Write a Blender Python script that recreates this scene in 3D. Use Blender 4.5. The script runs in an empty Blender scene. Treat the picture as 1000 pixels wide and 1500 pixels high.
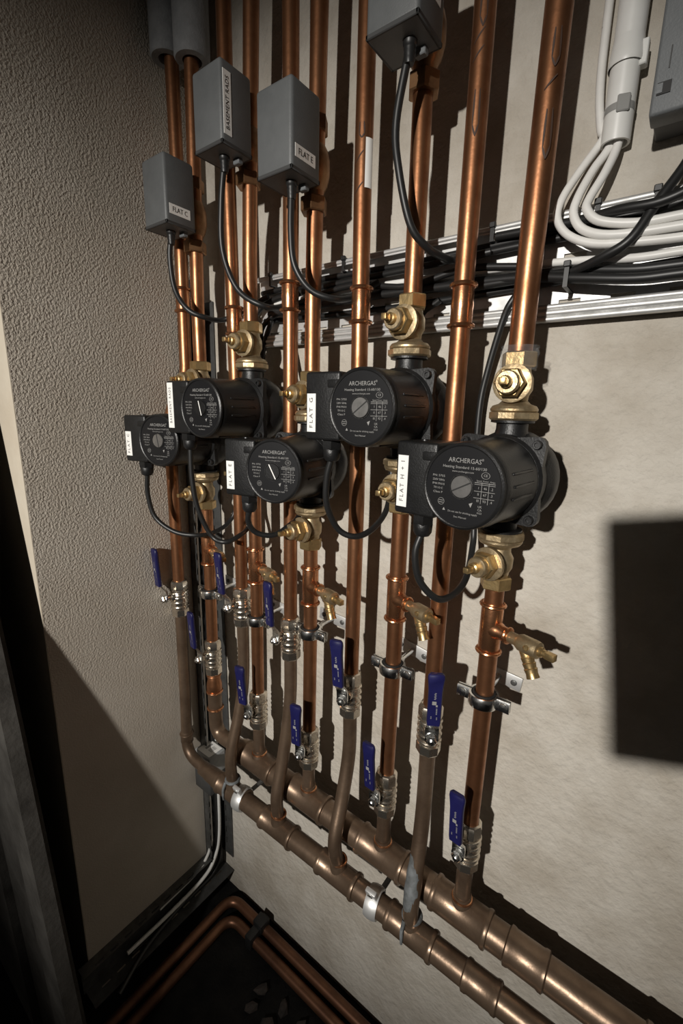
import bpy, bmesh, math, random
from mathutils import Vector, Matrix
random.seed(7)
S = bpy.context.scene
COL = S.collection
PI = math.pi
FLOOR = -1.18          # heights below are measured from the lens; everything is raised by 1.18 at the end

# ------------------------------------------------------------------ camera, world, light, exposure
cam_d = bpy.data.cameras.new('camera'); cam = bpy.data.objects.new('camera', cam_d); COL.objects.link(cam)
cam_d.sensor_fit = 'VERTICAL'; cam_d.sensor_height = 36.0; cam_d.lens = 654.0 / 1500.0 * 36.0
cam_d.clip_start = 0.003; cam_d.clip_end = 30
AX = (Vector((0.7997, 0.1511, -0.5811)), Vector((0.5999, -0.1627, 0.7833)), Vector((0.0238, -0.9750, -0.2208)))  # world X, Y, Z in (right, down, forward)
right = Vector((AX[0].x, AX[1].x, AX[2].x)); down = Vector((AX[0].y, AX[1].y, AX[2].y)); fwd = Vector((AX[0].z, AX[1].z, AX[2].z))
CAMP = Vector((0, -0.571, 0))
Mc = Matrix((right, -down, -fwd)).transposed().to_4x4(); Mc.translation = CAMP
cam.matrix_world = Mc
S.camera = cam

world = bpy.data.worlds.new('world'); S.world = world; world.use_nodes = True
world.node_tree.nodes['Background'].inputs[0].default_value = (1.0, 0.93, 0.84, 1)
world.node_tree.nodes['Background'].inputs[1].default_value = 0.038

ld = bpy.data.lights.new('work_lamp', 'SPOT'); lamp = bpy.data.objects.new('work_lamp', ld); COL.objects.link(lamp)
ld.energy = 225; ld.color = (1.0, 0.958, 0.895); ld.shadow_soft_size = 0.028
ld.spot_size = math.radians(48); ld.spot_blend = 1.0
LP = Vector((-0.07, -2.16, 0.45)); lamp.location = LP
lamp.rotation_euler = (Vector((-0.47, 0, -0.26)) - LP).to_track_quat('-Z', 'Y').to_euler()

S.view_settings.view_transform = 'Standard'; S.view_settings.look = 'None'
S.view_settings.gamma = 1; S.view_settings.exposure = 0.0; S.view_settings.use_curve_mapping = False

# ------------------------------------------------------------------ materials
def mat(name, col, rough=0.5, metal=0.0, var=None, vscale=30, vdetail=4, rvar=0.0, bump=0.0, bscale=200, bdetail=3, spec=0.5, bmask=None, contrast=(0.35, 0.65), coat=0):
    m = bpy.data.materials.new(name); m.use_nodes = True
    nt = m.node_tree; n = nt.nodes; l = nt.links; b = n['Principled BSDF']
    b.inputs['Base Color'].default_value = (*col, 1); b.inputs['Roughness'].default_value = rough
    b.inputs['Metallic'].default_value = metal; b.inputs['Specular IOR Level'].default_value = spec
    if coat: b.inputs['Coat Weight'].default_value = coat
    geo = n.new('ShaderNodeNewGeometry')
    if var or rvar:
        t = n.new('ShaderNodeTexNoise'); t.inputs['Scale'].default_value = vscale; t.inputs['Detail'].default_value = vdetail; t.inputs['Roughness'].default_value = 0.62
        l.new(geo.outputs['Position'], t.inputs['Vector'])
        if var:
            r = n.new('ShaderNodeValToRGB'); r.color_ramp.elements[0].position = contrast[0]; r.color_ramp.elements[1].position = contrast[1]
            r.color_ramp.elements[0].color = (*var, 1); r.color_ramp.elements[1].color = (*col, 1)
            l.new(t.outputs['Fac'], r.inputs['Fac']); l.new(r.outputs['Color'], b.inputs['Base Color'])
        if rvar:
            mr = n.new('ShaderNodeMapRange'); mr.inputs['From Min'].default_value = 0.3; mr.inputs['From Max'].default_value = 0.7
            mr.inputs['To Min'].default_value = rough + rvar; mr.inputs['To Max'].default_value = rough - rvar
            l.new(t.outputs['Fac'], mr.inputs['Value']); l.new(mr.outputs['Result'], b.inputs['Roughness'])
    if bump:
        t2 = n.new('ShaderNodeTexNoise'); t2.inputs['Scale'].default_value = bscale; t2.inputs['Detail'].default_value = bdetail; t2.inputs['Roughness'].default_value = 0.55
        l.new(geo.outputs['Position'], t2.inputs['Vector'])
        bp = n.new('ShaderNodeBump'); bp.inputs['Strength'].default_value = 1.0; bp.inputs['Distance'].default_value = bump
        l.new(t2.outputs['Fac'], bp.inputs['Height'])
        if bmask is not None:      # relief fades where the render coat was trowelled smooth
            t3 = n.new('ShaderNodeTexNoise'); t3.inputs['Scale'].default_value = 3.0; l.new(geo.outputs['Position'], t3.inputs['Vector'])
            sp = n.new('ShaderNodeSeparateXYZ'); l.new(geo.outputs['Position'], sp.inputs['Vector'])
            ad = n.new('ShaderNodeMath'); ad.operation = 'ADD'; l.new(sp.outputs['Z'], ad.inputs[0]); l.new(t3.outputs['Fac'], ad.inputs[1])
            m3 = n.new('ShaderNodeMapRange'); m3.inputs['From Min'].default_value = bmask[0]; m3.inputs['From Max'].default_value = bmask[1]
            m3.inputs['To Min'].default_value = 0.12; m3.inputs['To Max'].default_value = 1.0
            l.new(ad.outputs[0], m3.inputs['Value']); l.new(m3.outputs['Result'], bp.inputs['Strength'])
        l.new(bp.outputs['Normal'], b.inputs['Normal'])
    return m

M = {}
M['plaster'] = mat('cream_plaster', (0.56, 0.522, 0.46), 0.8, 0, var=(0.425, 0.382, 0.32), vscale=7.5, vdetail=10, bump=0.0045, bscale=75, bdetail=10, spec=0.25, contrast=(0.38, 0.6))
M['render'] = mat('rough_render', (0.50, 0.45, 0.385), 0.85, 0, var=(0.44, 0.388, 0.322), vscale=7, vdetail=6, bump=0.0050, bscale=290, bdetail=3.0, spec=0.25, bmask=(1.0, 1.75))
M['cream'] = mat('cream_reveal', (0.62, 0.56, 0.46), 0.8, 0, var=(0.55, 0.48, 0.38), vscale=8, bump=0.0012, bscale=50, bdetail=6, spec=0.2)
M['floor'] = mat('black_floor', (0.012, 0.011, 0.010), 0.85, 0, var=(0.004, 0.004, 0.004), vscale=14, bump=0.006, bscale=30, bdetail=8, spec=0.15)
M['ceiling'] = mat('grey_ceiling', (0.2, 0.18, 0.15), 0.9, 0, var=(0.15, 0.14, 0.12), vscale=6)
M['copper'] = mat('copper', (0.46, 0.215, 0.108), 0.37, 0.9, var=(0.26, 0.112, 0.052), vscale=22, vdetail=6, rvar=0.07, bump=0.0003, bscale=60)
M['copper_new'] = mat('bright_copper_fitting', (0.70, 0.34, 0.175), 0.27, 0.95, var=(0.45, 0.195, 0.092), vscale=45, rvar=0.05, bump=0.0003, bscale=90)
M['copper_old'] = mat('tarnished_copper', (0.255, 0.178, 0.122), 0.37, 0.68, var=(0.13, 0.086, 0.057), vscale=16, vdetail=8, rvar=0.1, bump=0.0004, bscale=70)
M['copper_floor'] = mat('dark_red_copper', (0.22, 0.105, 0.058), 0.42, 0.7, var=(0.10, 0.045, 0.026), vscale=14, vdetail=8, rvar=0.08)
M['brass'] = mat('brass', (0.66, 0.48, 0.235), 0.36, 0.9, var=(0.43, 0.29, 0.13), vscale=55, rvar=0.06, bump=0.0004, bscale=150)
M['brass_dull'] = mat('dull_brass', (0.55, 0.44, 0.275), 0.46, 0.85, var=(0.33, 0.245, 0.14), vscale=60, rvar=0.06, bump=0.0006, bscale=170)
M['brass_shade'] = mat('shaded_brown_brass', (0.36, 0.20, 0.10), 0.45, 0.85, var=(0.20, 0.105, 0.05), vscale=50, rvar=0.06)  # brown brass with the shade around the boxes put into its colour
M['nickel'] = mat('nickel', (0.76, 0.69, 0.59), 0.25, 0.96, var=(0.54, 0.48, 0.40), vscale=60, rvar=0.06, bump=0.00015, bscale=190)
M['zinc'] = mat('zinc_steel', (0.82, 0.82, 0.80), 0.25, 1.0, var=(0.58, 0.58, 0.57), vscale=60, rvar=0.08, bump=0.0003, bscale=120)
M['galv'] = mat('galvanised_steel', (0.74, 0.74, 0.73), 0.5, 0.7, var=(0.6, 0.6, 0.59), vscale=70, rvar=0.08)
M['galv_dark'] = mat('dark_galvanised_steel', (0.15, 0.15, 0.147), 0.5, 0.6, var=(0.085, 0.085, 0.082), vscale=30, rvar=0.08)  # much darker grey than the plain galvanised steel
M['black'] = mat('black_cast_plastic', (0.011, 0.011, 0.0115), 0.42, 0, var=(0.007, 0.007, 0.007), vscale=80, bump=0.0003, bscale=500)
M['black_metal'] = mat('black_painted_housing', (0.013, 0.013, 0.0135), 0.38, 0, var=(0.009, 0.009, 0.009), vscale=60, bump=0.0002, bscale=600)
M['face'] = mat('black_face_plate', (0.009, 0.009, 0.010), 0.34, 0)
M['scuff'] = mat('scuffed_ink', (0.045, 0.020, 0.010), 0.6)
M['print'] = mat('silver_print', (0.27, 0.265, 0.255), 0.6)
M['white'] = mat('white_label_tape', (0.86, 0.85, 0.82), 0.5)
M['ink'] = mat('black_ink', (0.012, 0.012, 0.012), 0.6)
M['cable'] = mat('black_cable', (0.014, 0.014, 0.014), 0.42)
M['wcable'] = mat('white_cable', (0.80, 0.79, 0.76), 0.4, var=(0.72, 0.71, 0.68), vscale=25)
M['conduit'] = mat('white_plastic_conduit', (0.80, 0.80, 0.78), 0.38, var=(0.73, 0.73, 0.70), vscale=20)
M['tape'] = mat('grey_clear_tape', (0.30, 0.30, 0.29), 0.3)
M['grey'] = mat('grey_plastic', (0.115, 0.12, 0.122), 0.5, var=(0.10, 0.105, 0.107), vscale=40, bump=0.0002, bscale=700)
M['grey_light'] = mat('light_grey_plastic', (0.17, 0.18, 0.187), 0.5, var=(0.145, 0.155, 0.162), vscale=20, bump=0.0002, bscale=500)
M['grey_dark'] = mat('dark_grey_plastic', (0.05, 0.05, 0.05), 0.55)
M['foam'] = mat('grey_foam', (0.24, 0.245, 0.25), 0.9, var=(0.19, 0.195, 0.2), vscale=60, bump=0.0008, bscale=300)
M['blue'] = mat('blue_vinyl', (0.011, 0.011, 0.075), 0.42, var=(0.009, 0.009, 0.060), vscale=60)
M['rubber'] = mat('black_rubber', (0.012, 0.012, 0.012), 0.7)
M['sealant'] = mat('grey_sealant', (0.17, 0.182, 0.19), 0.7, var=(0.08, 0.085, 0.085), vscale=60, bump=0.001, bscale=150)
M['polythene'] = None
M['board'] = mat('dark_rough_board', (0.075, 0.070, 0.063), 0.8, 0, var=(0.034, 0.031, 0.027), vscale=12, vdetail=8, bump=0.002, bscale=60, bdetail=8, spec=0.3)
M['case'] = mat('pale_grey_case', (0.36, 0.37, 0.375), 0.5, var=(0.30, 0.31, 0.315), vscale=40)
M['dial'] = mat('steel_dial', (0.60, 0.59, 0.57), 0.3, 0.9, var=(0.35, 0.34, 0.33), vscale=120, rvar=0.08)
M['rubble'] = mat('dark_rubble', (0.045, 0.034, 0.028), 0.9, var=(0.014, 0.012, 0.011), vscale=30, bump=0.003, bscale=60)  # very dark brown, blotched darker at random
def clear_mat():
    m = bpy.data.materials.new('clear_polythene'); m.use_nodes = True; n = m.node_tree.nodes; l = m.node_tree.links
    b = n['Principled BSDF']; b.inputs['Base Color'].default_value = (0.8, 0.82, 0.85, 1); b.inputs['Roughness'].default_value = 0.12
    b.inputs['Alpha'].default_value = 0.22
    t = n.new('ShaderNodeTexNoise'); t.inputs['Scale'].default_value = 160; t.inputs['Detail'].default_value = 4
    bp = n.new('ShaderNodeBump'); bp.inputs['Distance'].default_value = 0.004; l.new(t.outputs['Fac'], bp.inputs['Height']); l.new(bp.outputs['Normal'], b.inputs['Normal'])
    return m
M['polythene'] = clear_mat()

# ------------------------------------------------------------------ mesh helpers
def T(x=0, y=0, z=0): return Matrix.Translation((x, y, z))
def along(p, d):
    d = Vector(d).normalized()
    m = d.to_track_quat('Z', 'Y').to_matrix().to_4x4(); m.translation = Vector(p); return m
class MB:
    def __init__(s): s.v = []; s.f = []
    def add(s, vs, fs, Mx=None):
        o = len(s.v); s.v += [tuple(Mx @ Vector(p)) if Mx else tuple(p) for p in vs]; s.f += [tuple(i + o for i in f) for f in fs]; return s
    def lathe(s, prof, Mx=None, n=24, caps=True, phase=0.0):
        vs = []; fs = []
        for r, h in prof:
            for k in range(n):
                a = 2 * PI * (k + phase) / n; vs.append((r * math.cos(a), r * math.sin(a), h))
        for i in range(len(prof) - 1):
            for k in range(n):
                a = i * n + k; b = i * n + (k + 1) % n; fs.append((a, b, b + n, a + n))
        if caps:
            fs.append(tuple(range(n - 1, -1, -1))); o = (len(prof) - 1) * n; fs.append(tuple(range(o, o + n)))
        return s.add(vs, fs, Mx)
    def hexn(s, r, h0, h1, Mx=None, n=6, b=0.0015):
        return s.lathe([(r - b, h0), (r, h0 + b), (r, h1 - b), (r - b, h1)], Mx, n)
    def tube(s, pts, r, n=12, caps=True):
        pts = [Vector(p) for p in pts]; N = len(pts)
        rs = r if isinstance(r, (list, tuple)) else [r] * N
        tan = []
        for i in range(N):
            a = pts[max(i - 1, 0)]; b = pts[min(i + 1, N - 1)]; tan.append((b - a).normalized())
        u = tan[0].orthogonal().normalized(); vs = []; fs = []
        for i in range(N):
            if i: u = (u - tan[i] * u.dot(tan[i])).normalized()
            w = tan[i].cross(u)
            for k in range(n):
                a = 2 * PI * k / n; vs.append(tuple(pts[i] + (u * math.cos(a) + w * math.sin(a)) * rs[i]))
        for i in range(N - 1):
            for k in range(n):
                a = i * n + k; b = i * n + (k + 1) % n; fs.append((a, b, b + n, a + n))
        if caps:
            fs.append(tuple(range(n - 1, -1, -1))); o = (N - 1) * n; fs.append(tuple(range(o, o + n)))
        return s.add(vs, fs)
    def ring(s, R, r, Mx=None, n=24, m=8):
        vs = []; fs = []
        for i in range(n):
            a = 2 * PI * i / n
            for j in range(m):
                b = 2 * PI * j / m; q = R + r * math.cos(b); vs.append((q * math.cos(a), q * math.sin(a), r * math.sin(b)))
        for i in range(n):
            for j in range(m):
                fs.append((i * m + j, ((i + 1) % n) * m + j, ((i + 1) % n) * m + (j + 1) % m, i * m + (j + 1) % m))
        return s.add(vs, fs, Mx)
    def box(s, lo, hi, Mx=None, bev=0.0, seg=2):
        bm = bmesh.new(); bmesh.ops.create_cube(bm, size=1)
        lo = Vector(lo); hi = Vector(hi)
        for v in bm.verts: v.co = Vector((lo[i] + (v.co[i] + 0.5) * (hi[i] - lo[i]) for i in range(3)))
        if bev: bmesh.ops.bevel(bm, geom=bm.edges[:], offset=bev, segments=seg, affect='EDGES', profile=0.5)
        bm.verts.index_update()
        s.add([tuple(v.co) for v in bm.verts], [tuple(v.index for v in f.verts) for f in bm.faces], Mx); bm.free(); return s
    def prism(s, poly, h0, h1, Mx=None):
        n = len(poly); vs = [(x, y, h0) for x, y in poly] + [(x, y, h1) for x, y in poly]
        fs = [tuple(range(n - 1, -1, -1)), tuple(range(n, 2 * n))] + [(i, (i + 1) % n, (i + 1) % n + n, i + n) for i in range(n)]
        return s.add(vs, fs, Mx)
    def text(s, body, size, o, xd, yd, shear=0.0, width=None, space=1.0):
        cu = bpy.data.curves.new('t', 'FONT'); cu.body = body; cu.size = size; cu.align_x = 'CENTER'; cu.align_y = 'CENTER'; cu.resolution_u = 2; cu.shear = shear; cu.space_character = space
        ob = bpy.data.objects.new('t', cu); COL.objects.link(ob)
        dg = bpy.context.evaluated_depsgraph_get(); me = bpy.data.meshes.new_from_object(ob.evaluated_get(dg))
        o = Vector(o); xd = Vector(xd); yd = Vector(yd)
        k = 1.0
        if width and me.vertices:
            xs = [v.co.x for v in me.vertices]; k = width / (max(xs) - min(xs))
        s.add([tuple(o + xd * (v.co.x * k) + yd * v.co.y) for v in me.vertices], [tuple(p.vertices) for p in me.polygons])
        bpy.data.objects.remove(ob); bpy.data.meshes.remove(me); bpy.data.curves.remove(cu); return s
    def quad(s, o, xd, yd, w, h):
        o = Vector(o); xd = Vector(xd) * w / 2; yd = Vector(yd) * h / 2
        return s.add([tuple(o - xd - yd), tuple(o + xd - yd), tuple(o + xd + yd), tuple(o - xd + yd)], [(0, 1, 2, 3)])
    def mesh(s, name, ang=38):
        me = bpy.data.meshes.new(name); me.from_pydata(s.v, [], s.f); me.validate()
        bm = bmesh.new(); bm.from_mesh(me); bmesh.ops.recalc_face_normals(bm, faces=bm.faces[:]); bm.to_mesh(me); bm.free()
        for p in me.polygons: p.use_smooth = True
        me.set_sharp_from_angle(angle=math.radians(ang)); return me
    def build(s, name, m, parent=None, ang=38, loc=None):
        me = s.mesh(name, ang); me.materials.append(M[m]); o = bpy.data.objects.new(name, me); COL.objects.link(o)
        if parent: o.parent = parent
        if loc: o.location = loc
        return o
def tag(o, label, cat, group=None):
    o['label'] = label; o['category'] = cat
    if group: o['group'] = group
    return o
def struct(o, label=None):
    o['kind'] = 'structure'
    if label: o['label'] = label
    return o
def thing(name, loc, label, cat, group=None, rz=0):
    o = bpy.data.objects.new(name, None); o.empty_display_size = 0.02; COL.objects.link(o); o.location = loc; o.rotation_euler = (0, 0, rz)
    return tag(o, label, cat, group)
def spline(pts, k=6):
    P = [Vector(p) for p in pts]; P = [P[0] * 2 - P[1]] + P + [P[-1] * 2 - P[-2]]; out = []
    for i in range(1, len(P) - 2):
        a, b, c, d = P[i - 1:i + 3]
        for j in range(k):
            t = j / k
            out.append(0.5 * ((2 * b) + (c - a) * t + (2 * a - 5 * b + 4 * c - d) * t * t + (3 * b - a - 3 * c + d) * t ** 3))
    out.append(P[-2]); return out
def bend(pts, R=0.03, k=7):
    """polyline with rounded corners"""
    P = [Vector(p) for p in pts]; out = [P[0]]
    for i in range(1, len(P) - 1):
        a = (P[i - 1] - P[i]); b = (P[i + 1] - P[i]); r = min(R, a.length * .45, b.length * .45)
        p = P[i] + a.normalized() * r; q = P[i] + b.normalized() * r
        for j in range(k + 1):
            t = j / k; out.append(p * (1 - t) ** 2 + P[i] * 2 * t * (1 - t) + q * t * t)
    out.append(P[-1]); return out
def rel(pts, o): o = Vector(o); return [Vector(p) - o for p in pts]

# ------------------------------------------------------------------ setting
LW = -0.772
def slab(name, lo, hi, m, label): return struct(MB().box(lo, hi).build(name, m), label)
slab('wall_back', (LW - 0.15, 0.0, FLOOR), (1.7, 0.12, 1.25), 'plaster', 'cream skim plastered wall behind the copper pipes')
slab('wall_left', (LW - 0.15, -0.325, FLOOR), (LW, 0.0, 1.25), 'render', 'rough brown rendered side wall')
slab('wall_reveal', (-1.9, -0.325, FLOOR), (LW - 0.15, -0.20, 1.25), 'cream', 'cream painted wall return beyond the rough side wall')
slab('trim_1', (LW - 0.1501, -0.3262, FLOOR), (LW - 0.0004, -0.3252, 1.25), 'cream', 'cream painted end face of the rough side wall')
slab('floor', (-1.9, -2.6, FLOOR - 0.1), (1.7, 0.0, FLOOR), 'floor', 'black dirty floor')
slab('ceiling', (-1.9, -2.6, 1.25), (1.7, 0.12, 1.33), 'ceiling', 'grey ceiling above the pipes')

# ------------------------------------------------------------------ pipe axes (x along the wall, y towards it, z)
Y0 = -0.064; R22 = 0.011
PX = {'H': -0.148, 'G': -0.279, 'E': -0.434, 'B': -0.560, 'C': -0.692}
RX = {'H': -0.216, 'G': -0.350, 'E': -0.477, 'B': -0.598, 'C': -0.735}
PZ = {'H': -0.067, 'G': 0.004, 'E': -0.078, 'B': -0.001, 'C': -0.0535}       # pump centre heights
YAW = {'H': -5, 'G': 2, 'E': 13, 'B': 5, 'C': 13}
NM = {'H': 'FLAT H + I', 'G': 'FLAT G', 'E': 'FLAT E', 'B': 'BASEMENT RADS', 'C': 'FLAT C'}
TOP = 1.22
def zr(x): return -0.668 - 0.038 * (x + 0.672)     # flow manifold height, slight fall to the right
ZF = -0.735; YF = -0.100                            # return manifold axis

def bead(mb, z, r, M0=None): return mb.ring(r, 0.0019, (M0 or Matrix()) @ T(0, 0, z), 24, 8)
def coupling(parent, z, h, r=0.0123, loc=(0, 0)):
    mb = MB(); mb.lathe([(r - .0006, -h / 2), (r, -h / 2 + .002), (r - .0002, -.004), (r + .0003, 0), (r - .0002, .004), (r, h / 2 - .002), (r - .0006, h / 2)], T(loc[0], loc[1], z))
    mb.ring(r + .0009, .0024, T(loc[0], loc[1], z - h / 2 + .003)); mb.ring(r + .0009, .0024, T(loc[0], loc[1], z + h / 2 - .003))
    return mb.build('coupling', 'copper_new', parent)

# ------------------------------------------------------------------ upper pipes
for k in 'HGEBC':
    x = PX[k]; zt = PZ[k] + 0.118
    # flow riser: leans a little in the photograph on the right-hand circuit
    t = thing('flow_riser', (x, Y0, zt), f'upright copper pipe rising from the {NM[k]} pump', 'pipe', 'upright copper pipes')
    r = 0.0125 if k == 'H' else R22
    dx = {'H': 0.004, 'G': -0.002, 'E': 0.008, 'B': 0.016, 'C': 0.012}[k]
    MB().tube([(0, 0, 0), (0.0, 0, 0.1), (dx, 0, 0.5), (dx * 2.2, 0, TOP - zt)], r, 20).build('pipe', 'copper', t)
    xr = RX[k]
    c1 = {'H': (.138, .096), 'G': (.152, .112), 'E': (.175, .139), 'B': (.155, .116), 'C': (.2, .164)}[k]
    lz = {'H': -.423, 'G': -.428, 'E': -.377, 'B': -.355, 'C': -.372}[k]
    t = thing('return_riser', (xr, Y0, lz), f'pumpless upright copper pipe just left of the {NM[k]} pump pipe', 'pipe', 'upright copper pipes')
    if k == 'C':
        pts = bend([(-.017, -.029, .03), (-.017, -.029, .345), (-.012, -.018, .385), (0, 0, .425), (0.004, 0, .7), (0.002, 0, TOP - lz)], .08)
    else:
        d2 = {'H': 0.0, 'G': -0.006, 'E': 0.002, 'B': -0.006}[k]
        pts = [(0, 0, .03), (0, 0, .3), (d2, 0, .7), (d2, 0, TOP - lz)]
    MB().tube(pts, R22, 20).build('pipe', 'copper', t)
    coupling(t, (c1[0] + c1[1]) / 2 - lz, c1[0] - c1[1] + .006, loc=(0.002, 0) if k == 'C' else ({'G': -.003}.get(k, 0), 0))

def pipe_marks(parent, x, y, r, segs):
    mb = MB(); rr = r + .0003
    for a0, z0, a1, z1, w in segs:
        n = 5; vs = []; L = math.hypot((a1 - a0) * r, z1 - z0); px_, pz_ = -(z1 - z0) / L * w, (a1 - a0) * r / L * w
        for i in range(n + 1):
            t_ = i / n; a = a0 + (a1 - a0) * t_; z = z0 + (z1 - z0) * t_; q = math.sin(PI * (.15 + .7 * t_))
            for sg in (-1, 1):
                aa = a + sg * px_ * q / r; vs.append((x + rr * math.cos(aa), y + rr * math.sin(aa), z + sg * pz_ * q))
        mb.add(vs, [(2 * i, 2 * i + 1, 2 * i + 3, 2 * i + 2) for i in range(n)])
    o = mb.build('scuff_mark', 'scuff', parent); o['label'] = 'dark printed and scuffed marks'
for o in [q for q in S.objects if q.name.split('.')[0] in ('return_riser', 'flow_riser')]:
    lab = o['label']; z = o.location.z; c = math.radians(-72)
    loop = lambda zc, h, w: [(c - w, zc, c - w * .8, zc + h, .0009), (c + w, zc, c + w * .7, zc + h, .0009), (c - w, zc, c, zc - h * .35, .0009), (c + w, zc, c, zc - h * .35, .0009)]
    dash = lambda zc: [(c - .7, zc - .006, c + .25, zc + .006, .0008)]
    mk_ = lambda x_, r_, gs: [pipe_marks(o, x_, 0, r_, [(a, z1 - z, b, z2 - z, w) for a, z1, b, z2, w in g_]) for g_ in gs]
    if 'left of the FLAT H + I' in lab: mk_(0, R22, (loop(.285, .030, .28), dash(.345), dash(.36), loop(.375, .025, .3)))
    if 'rising from the FLAT H + I' in lab: mk_(.0035, .0125, (loop(.245, .030, .26), dash(.295), loop(.315, .022, .26)))
    if 'left of the FLAT G' in lab: mk_(-.0055, R22, (dash(.262), dash(.295), loop(.318, .012, .3)))

# foam sleeves at the top left
for nm, x, y, z0, lab in (('foam_sleeve', RX['C'] - .001, Y0 - .003, .533, 'grey foam insulation sleeve around the leftmost copper pipe'), ('foam_sleeve', PX['C'] + .013, Y0, .512, 'grey foam insulation sleeve around the second copper pipe from the left')):
    mb = MB(); ro = .0265; ri = .0145; h = 1.20 - z0
    mb.lathe([(ri, .012), (ri, 0), (ro - .002, 0), (ro, .003), (ro, h), (ri, h)], None, 28, False)
    tag(mb.build(nm, 'foam', None, loc=(x, y, z0)), lab, 'insulation', 'foam sleeves')

# ------------------------------------------------------------------ lower pipes
TEE = {'H': -.250, 'G': -.249, 'E': -.271, 'B': -.267, 'C': -.263}
LVP = {'H': -.570, 'G': -.567, 'E': -.570, 'B': -.553, 'C': -.493}
CLP = {'H': -.346, 'G': -.355, 'E': -.351, 'B': -.369, 'C': -.354}
CKA = {'H': 70, 'G': 68, 'E': 74, 'B': 72, 'C': 72}
for k in 'HGEBC':
    x = PX[k]; z1 = PZ[k] - .115; z2 = LVP[k] + .03
    t = thing('flow_drop', (x, Y0, z2), f'upright copper pipe with drain tee below the {NM[k]} pump', 'pipe', 'copper pipes below the pumps')
    MB().tube([(0, 0, z1 - z2), (0.001, 0, (z1 - z2) / 2), (0, 0, 0)], R22, 20).build('pipe', 'copper', t)
    zt = TEE[k] - z2; mb = MB(); h = .066; r = .0128
    mb.lathe([(r - .0006, -h / 2), (r, -h / 2 + .002), (r, h / 2 - .002), (r - .0006, h / 2)], T(0, 0, zt))
    mb.ring(r + .0008, .0022, T(0, 0, zt - h / 2 + .003)); mb.ring(r + .0008, .0022, T(0, 0, zt + h / 2 - .003))
    a = math.radians(CKA[k]); d = Vector((math.sin(a), -math.cos(a), 0))
    mb.lathe([(.0118, .004), (.0105, .013), (.0088, .016), (.0085, .027)], along((0, 0, zt), d), 20)
    mb.ring(.0088, .0018, along(Vector((0, 0, zt)) + d * .0245, d))
    mb.build('tee_fitting', 'copper_new', t)
    # drain cock on the tee branch
    dc = thing('drain_cock', (x + d.x * .027, Y0 + d.y * .027, TEE[k]), f'brass drain cock on the copper pipe below the {NM[k]} pump', 'drain cock', 'brass drain cocks')
    A = along((0, 0, 0), d)
    MB().lathe([(.0068, -.006), (.0068, .009), (.0078, .011), (.0098, .015), (.0102, .033), (.0095, .037), (.0072, .038)], A, 22).build('body', 'brass_dull', dc)
    st = MB(); st.lathe([(.0058, .036), (.0058, .041), (.0042, .042), (.0042, .046)], A, 16); st.box((-.0038, -.0038, .045), (.0038, .0038, .056), A, .0006); st.build('plug_screw', 'brass', dc)
    sp = (d * .42 + Vector((0.05, -.10, -.88))).normalized()
    B2 = along(d * .020 + Vector((0, 0, -.004)), sp)
    MB().lathe([(.0072, 0), (.0068, .010), (.0075, .011), (.0066, .016), (.0075, .017), (.0066, .022), (.0075, .023), (.0066, .028), (.0072, .033), (.0045, .033), (.0045, .02)], B2, 20, False).build('hose_spout', 'brass', dc)
    MB().lathe([(.003, 0), (.0034, .0015), (.002, .003)], along(d * .024 + Vector((-d.y * -.0095 * 0, -.0096, .002)), (0, -1, 0)), 12).build('boss', 'brass', dc)
    # tail to the manifold
    if k != 'C':
        zt2 = LVP[k] - .03; zb = zr(x) + .018
        t = thing('flow_tail', (x, Y0, zb), f'short copper pipe joining the {NM[k]} flow valve to the rear manifold', 'pipe', 'short pipes into the rear manifold')
        MB().tube([(0, 0, zt2 - zb), (0, 0, -.012)], R22, 20).build('pipe', 'copper_old', t)
        MB().ring(.0122, .0024, T(0, 0, .006)).build('solder_ring', 'copper_new', t)

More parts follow.
